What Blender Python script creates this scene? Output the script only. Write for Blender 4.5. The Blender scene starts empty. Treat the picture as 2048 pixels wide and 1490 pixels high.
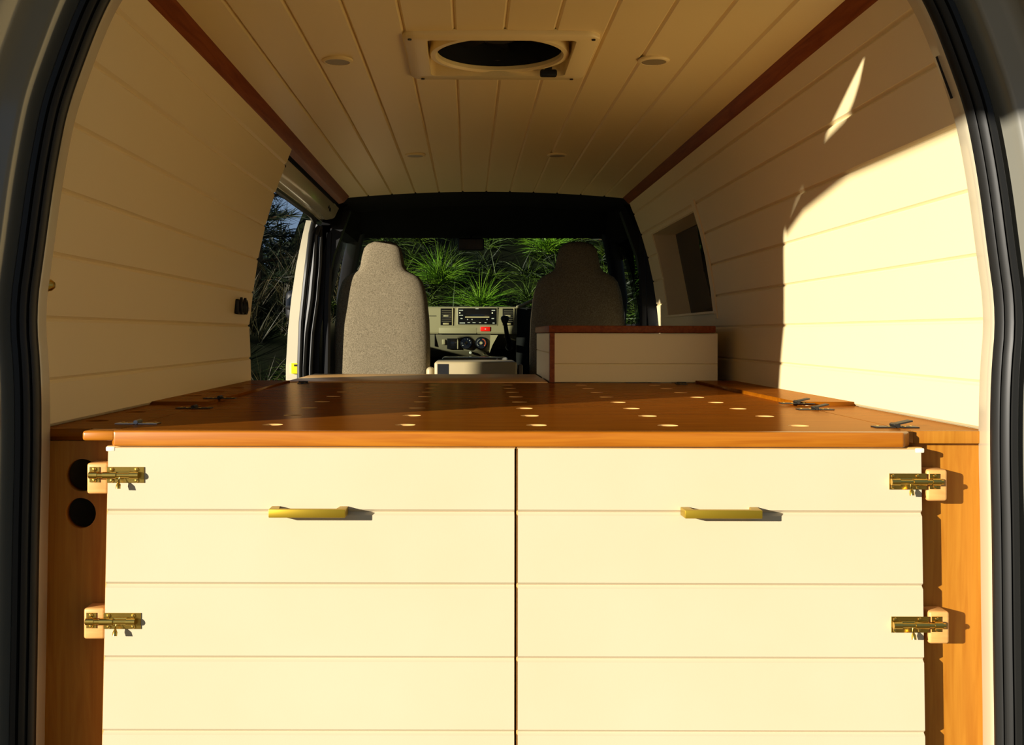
import bpy, bmesh, math, random
from mathutils import Vector, Matrix
random.seed(7)
S = bpy.context.scene
COL = S.collection

# ---------------------------------------------------------------- camera
F = 2100.0          # focal length in pixels of the 2048 wide frame
VX, VY = 940.0, 667.0
CAMX, CAMZ = -0.068, 1.35
cam = bpy.data.cameras.new('camera')
cam.sensor_width = 36.0
cam.lens = 36.0 * F / 2048.0
cam.shift_x = (1024 - VX) / 2048.0
cam.shift_y = -(745 - VY) / 2048.0
cam.clip_start = 0.05
camo = bpy.data.objects.new('camera', cam)
COL.objects.link(camo)
camo.location = (CAMX, 0, CAMZ)
camo.rotation_euler = (math.radians(90), math.radians(-0.12), 0)
S.camera = camo

# ---------------------------------------------------------------- light
SUN_DIR = Vector((1.22, 1.0, -0.305))
sun = bpy.data.lights.new('sun', 'SUN')
sun.energy = 9.4
sun.angle = math.radians(0.7)
sun.color = (1.0, 0.92, 0.80)
suno = bpy.data.objects.new('sun', sun)
COL.objects.link(suno)
suno.location = (-8, -6, 6)
suno.rotation_euler = (-SUN_DIR).to_track_quat('Z', 'Y').to_euler()

w = bpy.data.worlds.new('sky')
S.world = w
w.use_nodes = True
bg = w.node_tree.nodes['Background']
bg.inputs['Color'].default_value = (0.36, 0.53, 0.78, 1)
bg.inputs['Strength'].default_value = 0.45

S.view_settings.view_transform = 'Standard'
S.view_settings.look = 'None'
S.view_settings.exposure = 0.0
S.view_settings.gamma = 1.0
S.view_settings.use_curve_mapping = False

# ---------------------------------------------------------------- materials
MATS = {}
def mat(name, base, rough=0.5, metal=0.0, spec=0.5, coat=0.0, noise=None, bump=None, grain=None, sheen=0.0, tint=None):
    m = bpy.data.materials.new(name); m.use_nodes = True
    nt = m.node_tree; N = nt.nodes; L = nt.links
    b = N['Principled BSDF']
    b.inputs['Base Color'].default_value = (*base, 1)
    b.inputs['Roughness'].default_value = rough
    b.inputs['Metallic'].default_value = metal
    b.inputs['Specular IOR Level'].default_value = spec
    b.inputs['Coat Weight'].default_value = coat
    b.inputs['Coat Roughness'].default_value = 0.08
    b.inputs['Sheen Weight'].default_value = sheen
    if tint: b.inputs['Specular Tint'].default_value = (*tint, 1)
    tc = N.new('ShaderNodeTexCoord')
    if noise:       # (scale, amount, second colour)
        t = N.new('ShaderNodeTexNoise'); t.inputs['Scale'].default_value = noise[0]; t.inputs['Detail'].default_value = 5
        L.new(tc.outputs['Object'], t.inputs['Vector'])
        r = N.new('ShaderNodeValToRGB')
        r.color_ramp.elements[0].position = 0.5 - noise[1]; r.color_ramp.elements[1].position = 0.5 + noise[1]
        r.color_ramp.elements[0].color = (*base, 1); r.color_ramp.elements[1].color = (*noise[2], 1)
        L.new(t.outputs['Fac'], r.inputs['Fac']); L.new(r.outputs['Color'], b.inputs['Base Color'])
    if grain:       # (stretch vector, scale, second colour)
        mp = N.new('ShaderNodeMapping'); mp.inputs['Scale'].default_value = grain[0]
        L.new(tc.outputs['Object'], mp.inputs['Vector'])
        t = N.new('ShaderNodeTexNoise'); t.inputs['Scale'].default_value = grain[1]; t.inputs['Detail'].default_value = 6
        t.inputs['Distortion'].default_value = 1.2
        L.new(mp.outputs['Vector'], t.inputs['Vector'])
        r = N.new('ShaderNodeValToRGB')
        r.color_ramp.elements[0].position = 0.32; r.color_ramp.elements[1].position = 0.68
        r.color_ramp.elements[0].color = (*base, 1); r.color_ramp.elements[1].color = (*grain[2], 1)
        L.new(t.outputs['Fac'], r.inputs['Fac']); L.new(r.outputs['Color'], b.inputs['Base Color'])
    if bump:        # (scale, strength)
        t = N.new('ShaderNodeTexNoise'); t.inputs['Scale'].default_value = bump[0]; t.inputs['Detail'].default_value = 3
        L.new(tc.outputs['Object'], t.inputs['Vector'])
        bp = N.new('ShaderNodeBump'); bp.inputs['Strength'].default_value = bump[1]; bp.inputs['Distance'].default_value = 0.001
        L.new(t.outputs['Fac'], bp.inputs['Height']); L.new(bp.outputs['Normal'], b.inputs['Normal'])
    MATS[name] = m
    return m

mat('cream_paint', (0.87, 0.715, 0.385), 0.42, bump=(600, 0.06), noise=(3.0, 0.4, (0.85, 0.69, 0.37)))
mat('ceiling_paint', (0.86, 0.68, 0.31), 0.38, bump=(500, 0.05), noise=(2.5, 0.4, (0.84, 0.66, 0.30)))
mat('door_paint', (0.585, 0.505, 0.34), 0.45, bump=(500, 0.05), noise=(4.0, 0.4, (0.565, 0.46, 0.285)))
mat('bed_wood', (0.165, 0.045, 0.0010), 0.24, spec=0.24, tint=(1.0, 0.66, 0.34), grain=((1.0, 9.0, 9.0), 5.0, (0.22, 0.064, 0.002)), bump=(60, 0.03))
mat('edge_wood', (0.33, 0.095, 0.003), 0.33, grain=((0.8, 14.0, 14.0), 6.0, (0.43, 0.145, 0.007)))
mat('ply', (0.32, 0.115, 0.007), 0.5, spec=0.25, grain=((14.0, 14.0, 0.8), 6.0, (0.40, 0.165, 0.014)))
mat('keeper_wood', (0.62, 0.30, 0.08), 0.5, grain=((3.0, 3.0, 12.0), 8.0, (0.70, 0.37, 0.11)))
mat('hole_edge', (0.66, 0.38, 0.12), 0.6)
mat('trim_wood', (0.18, 0.036, 0.004), 0.5, spec=0.2, grain=((14.0, 0.8, 14.0), 6.0, (0.27, 0.068, 0.012)))
mat('slab_wood', (0.66, 0.34, 0.085), 0.32, grain=((1.0, 12.0, 12.0), 5.0, (0.74, 0.42, 0.13)))  # base colour raised so the slab looks sunlit
mat('brass', (0.62, 0.42, 0.09), 0.26, metal=1.0, bump=(90, 0.12))
mat('brass_satin', (0.42, 0.28, 0.02), 0.42, metal=0.75)
mat('steel', (0.62, 0.62, 0.60), 0.28, metal=1.0)
mat('dark_steel', (0.02, 0.018, 0.013), 0.5, metal=0.2)
mat('van_paint', (0.74, 0.665, 0.46), 0.25, coat=0.6)
mat('van_shade_and_grey', (0.15, 0.145, 0.115), 0.25, coat=0.8)  # white body with shade put into its colour; also the console's own grey
mat('rubber', (0.010, 0.010, 0.009), 0.42, spec=0.28)
mat('black_plastic', (0.008, 0.008, 0.008), 0.5, spec=0.3)
mat('black_lining', (0.006, 0.006, 0.006), 0.95, spec=0.1)
mat('black_gloss', (0.006, 0.006, 0.007), 0.12)
mat('white_plastic', (0.85, 0.78, 0.60), 0.35)
mat('fan_plastic', (0.86, 0.69, 0.33), 0.35)
mat('lamp_lens', (0.30, 0.235, 0.12), 0.4)
mat('dash_plastic', (0.28, 0.235, 0.135), 0.55, bump=(300, 0.1))
mat('dash_dark', (0.12, 0.10, 0.06), 0.55)
mat('seat_fabric', (0.095, 0.077, 0.045), 0.95, spec=0.1, noise=(240, 0.22, (0.245, 0.20, 0.125)), bump=(240, 0.4))
mat('seat_side', (0.10, 0.085, 0.06), 0.9)
mat('tray_plastic', (0.36, 0.29, 0.15), 0.5)
mat('red_button', (0.75, 0.012, 0.006), 0.3)
mat('grey_print', (0.42, 0.42, 0.38), 0.5)
mat('orange_print', (0.8, 0.12, 0.02), 0.5)
mat('yellow_sticker', (0.85, 0.60, 0.0), 0.4)
mat('soil', (0.004, 0.004, 0.002), 0.95, spec=0.05, noise=(3.0, 0.3, (0.003, 0.006, 0.001)))
mat('gravel', (0.19, 0.14, 0.06), 0.95, spec=0.15, noise=(6.0, 0.25, (0.24, 0.175, 0.08)))
mat('trunk_bark', (0.06, 0.04, 0.02), 0.9, spec=0.1, bump=(20, 0.6))
def lacquer(name, tint, amount, rough):
    "thin brown-tinted lacquer film over the wood"
    nt = MATS[name].node_tree; N = nt.nodes; L = nt.links
    b = N['Principled BSDF']; b.inputs['Specular IOR Level'].default_value = 0.0
    g = N.new('ShaderNodeBsdfGlossy'); g.inputs['Color'].default_value = (*tint, 1); g.inputs['Roughness'].default_value = rough
    f = N.new('ShaderNodeFresnel'); f.inputs['IOR'].default_value = 1.38
    k = N.new('ShaderNodeMath'); k.operation = 'MULTIPLY'; k.inputs[1].default_value = amount
    mx = N.new('ShaderNodeMixShader')
    L.new(f.outputs[0], k.inputs[0]); L.new(k.outputs[0], mx.inputs['Fac'])
    L.new(b.outputs[0], mx.inputs[1]); L.new(g.outputs[0], mx.inputs[2])
    L.new(mx.outputs[0], N['Material Output'].inputs['Surface'])
lacquer('bed_wood', (1.0, 0.70, 0.40), 0.38, 0.2)
def leafmat(name, base, tip):
    m = mat(name, base, 0.55, spec=0.25, noise=(3.5, 0.3, tip))
    b = m.node_tree.nodes['Principled BSDF']
    return m
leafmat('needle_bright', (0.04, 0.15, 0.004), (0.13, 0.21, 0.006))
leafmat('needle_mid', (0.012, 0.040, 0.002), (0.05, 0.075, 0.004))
leafmat('needle_dark', (0.004, 0.009, 0.002), (0.010, 0.018, 0.004))  # near-black base paints shade into the foliage
leafmat('grass_dry', (0.035, 0.025, 0.006), (0.014, 0.016, 0.004))

def glassmat(name, tint, gloss):
    m = bpy.data.materials.new(name); m.use_nodes = True
    nt = m.node_tree; N = nt.nodes; L = nt.links
    N.remove(N['Principled BSDF'])
    t = N.new('ShaderNodeBsdfTransparent'); t.inputs['Color'].default_value = (*tint, 1)
    g = N.new('ShaderNodeBsdfGlossy'); g.inputs['Roughness'].default_value = 0.02
    f = N.new('ShaderNodeFresnel'); f.inputs['IOR'].default_value = gloss
    mx = N.new('ShaderNodeMixShader')
    L.new(f.outputs[0], mx.inputs['Fac']); L.new(t.outputs[0], mx.inputs[1]); L.new(g.outputs[0], mx.inputs[2])
    L.new(mx.outputs[0], N['Material Output'].inputs['Surface'])
    MATS[name] = m
glassmat('glass', (0.80, 0.86, 0.78), 1.2)
glassmat('tinted_glass', (0.05, 0.05, 0.05), 1.3)

# ---------------------------------------------------------------- helpers
def at(px, py, Y):
    "a point seen in the photograph at a known distance -> world X, Z"
    return ((px - VX) * Y / F + CAMX, CAMZ - (py - VY) * Y / F)

def link(name, me, m, parent=None):
    o = bpy.data.objects.new(name, me)
    COL.objects.link(o)
    if m is not None and me is not None and len(me.materials) == 0:
        me.materials.append(MATS[m])
    if parent is not None:
        o.parent = parent
    return o
def obj(name, bm, m, parent=None, smooth=False, angle=None):
    bmesh.ops.recalc_face_normals(bm, faces=bm.faces)
    me = bpy.data.meshes.new(name); bm.to_mesh(me); bm.free()
    if smooth:
        for p in me.polygons: p.use_smooth = True
        me.set_sharp_from_angle(angle=math.radians(angle or 40))
    return link(name, me, m, parent)
def thing(name, label, cat, group=None, loc=(0, 0, 0)):
    o = bpy.data.objects.new(name, None); COL.objects.link(o)
    o.empty_display_size = 0.1
    o['label'] = label; o['category'] = cat
    if group: o['group'] = group
    o.location = loc
    return o
def tag(o, label, cat, group=None, kind=None):
    o['label'] = label; o['category'] = cat
    if group: o['group'] = group
    if kind: o['kind'] = kind
    return o
def struct(o, label=None):
    o['kind'] = 'structure'
    if label: o['label'] = label
    return o

def abox(bm, x0, x1, y0, y1, z0, z1, bev=0.0, seg=2):
    r = bmesh.ops.create_cube(bm, size=1.0)
    vs = r['verts']
    for v in vs:
        v.co = Vector(((x0 + x1) / 2 + v.co.x * (x1 - x0), (y0 + y1) / 2 + v.co.y * (y1 - y0), (z0 + z1) / 2 + v.co.z * (z1 - z0)))
    if bev > 0:
        es = set()
        for v in vs:
            for e in v.link_edges: es.add(e)
        bmesh.ops.bevel(bm, geom=list(es), offset=bev, segments=seg, affect='EDGES', profile=0.5)
    return vs
def box(name, x0, x1, y0, y1, z0, z1, m, parent=None, bev=0.0, seg=2):
    bm = bmesh.new(); abox(bm, x0, x1, y0, y1, z0, z1, bev, seg)
    return obj(name, bm, m, parent, smooth=bev > 0)
def aprism(bm, sec, a0, a1, axis='y'):
    "extrude a closed section. axis y: section (x,z); axis x: section (y,z); axis z: section (x,y)"
    def P(p, a):
        if axis == 'y': return (p[0], a, p[1])
        if axis == 'x': return (a, p[0], p[1])
        return (p[0], p[1], a)
    A = [bm.verts.new(P(p, a0)) for p in sec]
    B = [bm.verts.new(P(p, a1)) for p in sec]
    n = len(sec)
    for i in range(n):
        bm.faces.new((A[i], A[(i + 1) % n], B[(i + 1) % n], B[i]))
    bm.faces.new(A[::-1]); bm.faces.new(B)
def prism(name, sec, a0, a1, m, parent=None, axis='y', bev=0.0, smooth=False):
    bm = bmesh.new(); aprism(bm, sec, a0, a1, axis)
    if bev > 0:
        bmesh.ops.bevel(bm, geom=bm.edges[:], offset=bev, segments=2, affect='EDGES', profile=0.5)
    return obj(name, bm, m, parent, smooth=smooth or bev > 0)
def atube(bm, pts, r, n=10, closed=False):
    pts = [Vector(p) for p in pts]
    rs = r if isinstance(r, (list, tuple)) else [r] * len(pts)
    rings = []
    for i, p in enumerate(pts):
        if closed:
            d = pts[(i + 1) % len(pts)] - pts[i - 1]
        else:
            d = pts[min(i + 1, len(pts) - 1)] - pts[max(i - 1, 0)]
        d.normalize()
        up = Vector((0, 0, 1)) if abs(d.z) < 0.9 else Vector((0, 1, 0))
        a = d.cross(up).normalized(); b = d.cross(a).normalized()
        rings.append([bm.verts.new(p + rs[i] * (a * math.cos(t) + b * math.sin(t))) for t in [2 * math.pi * k / n for k in range(n)]])
    m = len(rings)
    for i in range(m if closed else m - 1):
        A, B = rings[i], rings[(i + 1) % m]
        for k in range(n):
            bm.faces.new((A[k], A[(k + 1) % n], B[(k + 1) % n], B[k]))
    if not closed:
        bm.faces.new(rings[0][::-1]); bm.faces.new(rings[-1])
def tube(name, pts, r, m, parent=None, n=10, closed=False):
    bm = bmesh.new(); atube(bm, pts, r, n, closed)
    return obj(name, bm, m, parent, smooth=True)
def alathe(bm, prof, c, axis='z', n=24, closed=False):
    "prof: list of (radius, height); c: centre"
    rings = []
    for r, h in prof:
        ring = []
        for k in range(n):
            t = 2 * math.pi * k / n
            u, v = r * math.cos(t), r * math.sin(t)
            if axis == 'z': p = (c[0] + u, c[1] + v, c[2] + h)
            elif axis == 'y': p = (c[0] + u, c[1] + h, c[2] + v)
            else: p = (c[0] + h, c[1] + u, c[2] + v)
            ring.append(bm.verts.new(p))
        rings.append(ring)
    m = len(rings)
    for i in range(m if closed else m - 1):
        A, B = rings[i], rings[(i + 1) % m]
        for k in range(n):
            bm.faces.new((A[k], A[(k + 1) % n], B[(k + 1) % n], B[k]))
    if not closed:
        bm.faces.new(rings[0][::-1]); bm.faces.new(rings[-1])
def lathe(name, prof, c, m, parent=None, axis='z', n=24, closed=False):
    bm = bmesh.new(); alathe(bm, prof, c, axis, n, closed)
    return obj(name, bm, m, parent, smooth=True, angle=35)
def board_holes(name, outline, holes, z0, z1, m, parent=None, axis='z', seg=28, hole_mat=None):
    "flat board of a 2D outline with round holes; axis z: lies flat, axis y: stands (x,z outline, z0/z1 are Y)"
    cu = bpy.data.curves.new(name, 'CURVE'); cu.dimensions = '2D'; cu.fill_mode = 'BOTH'
    cu.extrude = abs(z1 - z0) / 2
    def spl(pts):
        s = cu.splines.new('POLY'); s.points.add(len(pts) - 1); s.use_cyclic_u = True
        for i, p in enumerate(pts): s.points[i].co = (p[0], p[1], 0, 1)
    spl(outline)
    for (hx, hy, r) in holes:
        spl([(hx + r * math.cos(2 * math.pi * k / seg), hy + r * math.sin(2 * math.pi * k / seg)) for k in range(seg)])
    tmp = bpy.data.objects.new(name + '_c', cu); COL.objects.link(tmp)
    dg = bpy.context.evaluated_depsgraph_get(); dg.update()
    me = bpy.data.meshes.new_from_object(tmp.evaluated_get(dg))
    bpy.data.objects.remove(tmp); bpy.data.curves.remove(cu)
    zc = (z0 + z1) / 2
    for v in me.vertices:
        if axis == 'z': v.co.z += zc
        else: v.co = (v.co.x, zc + v.co.z, v.co.y)
    me.materials.clear()
    bm = bmesh.new(); bm.from_mesh(me); bpy.data.meshes.remove(me)
    bmesh.ops.remove_doubles(bm, verts=bm.verts, dist=1e-5)
    if hole_mat:
        bm.normal_update()
        for f in bm.faces:
            c = f.calc_center_median()
            if abs(f.normal.z) < .5 and any((c.x - h[0]) ** 2 + (c.y - h[1]) ** 2 < (h[2] * 1.05) ** 2 for h in holes): f.material_index = 1
    o = obj(name, bm, m, parent)
    if hole_mat: o.data.materials.append(MATS[hole_mat])
    return o
def lerp_tab(tab, z):
    if z <= tab[0][0]: return tab[0][1]
    for (a, b), (c, d) in zip(tab, tab[1:]):
        if z <= c: return b + (d - b) * (z - a) / (c - a)
    return tab[-1][1]

# ---------------------------------------------------------------- setting: dimensions of the van (metres)
BED = 1.203
WALL = [(0.60, .722), (1.203, .722), (1.275, .724), (1.372, .728), (1.472, .717), (1.573, .702), (1.672, .680), (1.768, .652), (1.854, .620), (1.93, .590), (1.97, .57)]
def wx(z): return lerp_tab(WALL, z)
def cz(x): return 1.951 - 0.028 * (abs(x) / 0.6) ** 2
Y_REAR, Y_LEFT_END, Y_RIGHT_END, Y_CEIL_END = 1.605, 3.14, 4.42, 4.45
WIN = (3.40, 4.20, 1.42, 1.75)      # window recess in the right wall: y0 y1 z0 z1

# ground
bm = bmesh.new()
bmesh.ops.create_grid(bm, x_segments=2, y_segments=2, size=30)
ground = struct(obj('ground', bm, 'gravel'), 'dry gravel ground around the van')

# ceiling and its planks
ceil_back = struct(prism('ceiling', [(x, cz(x) + 0.013) for x in [-.6, -.4, -.2, 0, .2, .4, .6]] + [(x, cz(x) + 0.018) for x in [.6, .4, .2, 0, -.2, -.4, -.6]], 1.57, 2.08, 'ceiling_paint'))
FAN = (-.17, .158, 2.10, 2.405)
for (a, b, c, d) in ((2.42, Y_CEIL_END, -.6, .6), (2.08, 2.42, -.6, -.18), (2.08, 2.42, .17, .6)):
    xs = [c + (d - c) * k / 6 for k in range(7)]
    prism('backing_sheet', [(x, cz(x) + 0.013) for x in xs] + [(x, cz(x) + 0.018) for x in xs[::-1]], a, b, 'ceiling_paint', ceil_back)
def plank_section_ceiling(x0, x1, g=0.0048, dep=0.0052, th=0.012):
    xs = [x0 + g, (x0 * 2 + x1) / 3, (x0 + 2 * x1) / 3, x1 - g]
    inner = [(x0, cz(x0) + dep)] + [(x, cz(x)) for x in xs] + [(x1, cz(x1) + dep)]
    return inner + [(x1, cz(x1) + th), (x0, cz(x0) + th)]
for k in range(-6, 6):
    x0, x1 = k * 0.1, k * 0.1 + 0.1
    bm = bmesh.new()
    segs = [(1.57, Y_CEIL_END, x0, x1)]
    if x1 > FAN[0] and x0 < FAN[1]:
        segs = [(1.57, FAN[2], x0, x1), (FAN[3], Y_CEIL_END, x0, x1)]
        if x0 < FAN[0]: segs.append((FAN[2], FAN[3], x0, FAN[0]))
        if x1 > FAN[1]: segs.append((FAN[2], FAN[3], FAN[1], x1))
    for (a, b, c, d) in segs:
        aprism(bm, plank_section_ceiling(c, d), a, b)
    obj('plank', bm, 'ceiling_paint', ceil_back)

# side walls and their planks
JOINTS = [BED, 1.275, 1.372, 1.472, 1.571, 1.671, 1.768, 1.854, 1.93]
def plank_section_wall(s, z0, z1, j0=True, j1=True, g=0.0048, dep=0.0052, th=0.012):
    zs = ([z0] if not j0 else [z0 + g]) + [z0 + (z1 - z0) * t for t in (.25, .5, .75)] + ([z1] if not j1 else [z1 - g])
    inner = ([(wx(z0) + dep, z0)] if j0 else []) + [(wx(z), z) for z in zs] + ([(wx(z1) + dep, z1)] if j1 else [])
    outer = [(wx(z1) + th, z1), (wx(z0) + th, z0)]
    return [(s * x, z) for x, z in inner + outer]
def lining(s, name, y0, y1, win=None):
    zs = [0.60, 0.9, BED] + JOINTS[1:]
    def sec(za, zb):
        zz = [z for z in [za] + [q for q in zs if za < q < zb] + [zb]]
        return [(s * (wx(z) + .013), z) for z in zz] + [(s * (wx(z) + .018), z) for z in zz[::-1]]
    bm = bmesh.new()
    if win:
        aprism(bm, sec(0.60, win[2]), y0, y1); aprism(bm, sec(win[3], 1.93), y0, y1)
        aprism(bm, sec(win[2], win[3]), y0, win[0]); aprism(bm, sec(win[2], win[3]), win[1], y1)
    else:
        aprism(bm, sec(0.60, 1.93), y0, y1)
    W = struct(obj(name, bm, 'cream_paint'))
    for z0, z1 in zip(JOINTS, JOINTS[1:]):
        bm = bmesh.new()
        if win and z1 > win[2] and z0 < win[3]:
            aprism(bm, plank_section_wall(s, z0, z1), y0, win[0]); aprism(bm, plank_section_wall(s, z0, z1), win[1], y1)
            if z0 < win[2]: aprism(bm, plank_section_wall(s, z0, win[2], j1=False), win[0], win[1])
            if z1 > win[3]: aprism(bm, plank_section_wall(s, win[3], z1, j0=False), win[0], win[1])
        else:
            aprism(bm, plank_section_wall(s, z0, z1), y0, y1)
        obj('plank', bm, 'cream_paint', W)
    return W
wall_l = lining(-1, 'wall_left', Y_REAR, Y_LEFT_END)
wall_r = lining(1, 'wall_right', Y_REAR, Y_RIGHT_END, WIN)

# timber trim covering the joint of wall and ceiling
for s, y1, n in ((-1, 4.42, 1), (1, 4.44, 2)):
    sec = [(s * .622, 1.893), (s * .600, 1.900), (s * .572, 1.930), (s * .570, 1.952), (s * .60, 1.945), (s * .628, 1.91)]
    struct(prism('trim_%d' % n, sec, 1.58, y1, 'trim_wood', bev=0.003), 'dark red timber strip along the top of the %s wall' % ('left' if s < 0 else 'right'))

# window recess in the right wall
y0, y1, z0, z1 = WIN
win = thing('window_1', 'deep window recess in the right plank wall', 'window'); del win['category']; struct(win)
def xg(z): return 0.818 - (z - 1.42) * 0.2
def reveal(sec, ya, yb): prism('reveal', sec, ya, yb, 'cream_paint', win)
side = [(wx(z), z) for z in (z0, 1.5, 1.58, 1.66, z1)] + [(xg(z1) + .014, z1), (xg(z0) + .014, z0)]
side = [(x + .003, z) if i < 5 else (x, z) for i, (x, z) in enumerate(side)]
reveal(side, y1 - .004, y1 + .006)
reveal(side, y0 - .006, y0 + .004)
reveal([(wx(z1) + .003, z1 - .003), (xg(z1) + .014, z1 - .003), (xg(z1) + .014, z1 + .006), (wx(z1) + .003, z1 + .006)], y0, y1)
bm = bmesh.new()
aprism(bm, [(wx(z0) - .008, z0 - .004), (wx(z0) - .008, z0 + .004), (xg(z0) + .014, z0 + .004), (xg(z0) + .014, z0 - .004)], y0 - .03, y1 + .01)
obj('window_sill', bm, 'cream_paint', win)
bm = bmesh.new()
zz = [z0 - .02, 1.5, 1.6, 1.68, z1 + .03]
aprism(bm, [(wx(z) - .004, z) for z in zz] + [(wx(z) + .001, z) for z in zz[::-1]], y0 - .045, y0 - .002)
obj('architrave', bm, 'cream_paint', win)
prism('pane', [(xg(z0), z0), (xg(z1), z1), (xg(z1) + .004, z1), (xg(z0) + .004, z0)], y0, y1, 'tinted_glass', win)
prism('blackout_sheet', [(xg(z0) + .006, z0), (xg(z1) + .006, z1), (xg(z1) + .009, z1), (xg(z0) + .009, z0)], y0, y1, 'black_lining', win)

# ---------------------------------------------------------------- the van body
van = thing('van_body', 'white panel van body with black rubber door seals around its open rear', 'van')
OUT = [(0.30, .835), (0.9, .850), (1.25, .847), (1.45, .830), (1.65, .795), (1.85, .735), (1.95, .68), (2.0, .60)]
def ox(z): return lerp_tab(OUT, z)
def skin(name, s, za, zb, ya, yb, m='van_paint', th=0.004, n=7):
    zz = [za + (zb - za) * k / n for k in range(n + 1)]
    return prism(name, [(s * ox(z), z) for z in zz] + [(s * (ox(z) - th), z) for z in zz[::-1]], ya, yb, m, van)
xs = [-.60, -.4, -.2, 0, .2, .4, .60]
prism('roof_panel', [(x, 2.005 + .02 * (1 - (x / .6) ** 2)) for x in xs] + [(x, 2.0 + .02 * (1 - (x / .6) ** 2)) for x in xs[::-1]], 1.62, 2.10, 'van_paint', van)
prism('roof_panel', [(x, 2.005 + .02 * (1 - (x / .6) ** 2)) for x in xs] + [(x, 2.0 + .02 * (1 - (x / .6) ** 2)) for x in xs[::-1]], 2.10, 5.75, 'van_paint', van)
skin('side_panel', 1, .30, WIN[2], 1.56, 4.66)
skin('side_panel', 1, WIN[2], WIN[3], 1.56, WIN[0]); skin('side_panel', 1, WIN[2], WIN[3], WIN[1], 4.66)
skin('side_panel', 1, WIN[3], 2.0, 1.56, 5.75)
skin('side_panel', -1, .30, 2.0, 1.56, 3.16)
skin('side_panel', -1, 1.85, 2.0, 3.16, 5.75)
prism('header_closing', [(-.76, 1.852), (-.735, 1.90), (-.66, 1.96), (-.66, 1.95), (-.72, 1.89), (-.745, 1.852)], 3.10, 4.72, 'black_lining', van)
# front doors (cab)
for s in (-1, 1):
    skin('cab_door', s, .40, 1.40, 4.66, 5.95)
    zz = [.45, 1.0, 1.40]
    prism('cab_door_trim', [(s * (ox(z) - .012), z) for z in zz] + [(s * (ox(z) - .07), z) for z in zz[::-1]], 4.68, 5.9, 'black_plastic', van)
    zz = [1.40, 1.5, 1.6, 1.7, 1.83]
    prism('window_frame_post', [(s * (ox(z) + .0), z) for z in zz] + [(s * (ox(z) - .05), z) for z in zz[::-1]], 4.71, 4.77, 'black_plastic', van)
    prism('side_window', [(s * (ox(z) - .012), z) for z in zz] + [(s * (ox(z) - .016), z) for z in zz[::-1]], 4.72, 5.60, 'glass', van)
    # windscreen pillars
    tube('windscreen_pillar', [(s * .80, 6.18, 1.36), (s * .78, 5.95, 1.55), (s * .72, 5.72, 1.74), (s * .66, 5.52, 1.90)], .045, 'black_plastic', van)
    # belt pillar lining behind the cab doors
    zz = [.62, 1.1, 1.3, 1.5, 1.7, 1.9]
    prism('belt_pillar', [(s * (ox(z) - .006), z) for z in zz] + [(s * (ox(z) - .10), z) for z in zz[::-1]], 4.71, 4.77, 'black_plastic', van)
    tube('seat_belt', [(s * .700, 4.72, 1.80), (s * .712, 4.72, 1.5), (s * .715, 4.72, 1.1)], .018, 'black_plastic', van, n=6)
# black head lining over the cab, with the arch at the end of the planks
xs = [-.68, -.5, -.25, 0, .25, .5, .68]
prism('head_lining', [(x, 1.956 - .03 * (x / .6) ** 2) for x in xs] + [(x, 1.964 - .03 * (x / .6) ** 2) for x in xs[::-1]], 4.455, 5.0, 'black_lining', van)
bm = bmesh.new()
aprism(bm, [(4.95, 1.957), (5.0, 1.967), (5.62, 1.92), (5.62, 1.86), (5.55, 1.868)], -.69, .69, 'x')
obj('windscreen_header', bm, 'black_lining', van)
for s in (-1, 1):
    bm = bmesh.new(); abox(bm, s * .38 - .24, s * .38 + .24, 5.40, 5.52, 1.895, 1.915, .008)
    obj('sun_visor', bm, 'black_plastic', van, smooth=True)
    zz = [1.83, 1.9, 1.96]
    prism('cant_rail_lining', [(s * (ox(z) - .01), z) for z in zz] + [(s * (ox(z) - .08), z) for z in zz[::-1]], 4.66, 5.7, 'black_lining', van)
prism('front_panel', [(6.16, .4), (6.24, .5), (6.28, 1.0), (6.22, 1.40), (6.16, 1.38)], -.82, .82, 'van_paint', van, axis='x')
bm = bmesh.new()
vs = [bm.verts.new(p) for p in ((-.79, 6.19, 1.38), (.79, 6.19, 1.38), (.66, 5.60, 1.90), (-.66, 5.60, 1.90))]
bm.faces.new(vs)
wsc = struct(obj('window_2', bm, 'glass'), 'raked windscreen above the dashboard')

# the sliding door opening on the left: header beam, front jamb, door rail, cut edge of the lining
zz = [1.835, 1.86, 1.90, 1.935]
hdr = prism('door_header', [(-.755, 1.856), (-.700, 1.850), (-.668, 1.858), (-.645, 1.905), (-.70, 1.93), (-.74, 1.90)], 3.16, 4.64, 'van_paint', van, bev=.006)
for (yy, zc) in ((3.34, 1.885), (4.38, 1.878), (4.42, 1.870)):
    lathe('header_hole', [(.0, -.004), (.008, -.004), (.008, .002), (.0, .002)], (-.657, yy, zc), 'black_plastic', van, axis='x', n=10)
prism('header_gap', [(-.665, 1.90), (-.64, 1.90), (-.61, 1.94), (-.665, 1.95)], 3.16, 4.45, 'black_lining', van)
tube('header_seal', [(-.742, 3.17, 1.850), (-.742, 4.45, 1.850), (-.752, 4.60, 1.842), (-.772, 4.645, 1.79), (-.795, 4.65, 1.60), (-.815, 4.65, 1.40), (-.822, 4.65, 1.20), (-.822, 4.65, .75)], .012, 'rubber', van, n=8)
JAMB = [(.62, -.885, -.822), (1.2, -.883, -.820), (1.35, -.875, -.808), (1.5, -.860, -.786), (1.65, -.838, -.775), (1.78, -.812, -.772), (1.85, -.795, -.768)]
bm = bmesh.new()
L0 = [[bm.verts.new((a + .03 * 0, 4.65, z)), bm.verts.new((b, 4.665, z)), bm.verts.new((b, 4.71, z)), bm.verts.new((a, 4.71, z))] for z, a, b in JAMB]
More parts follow.
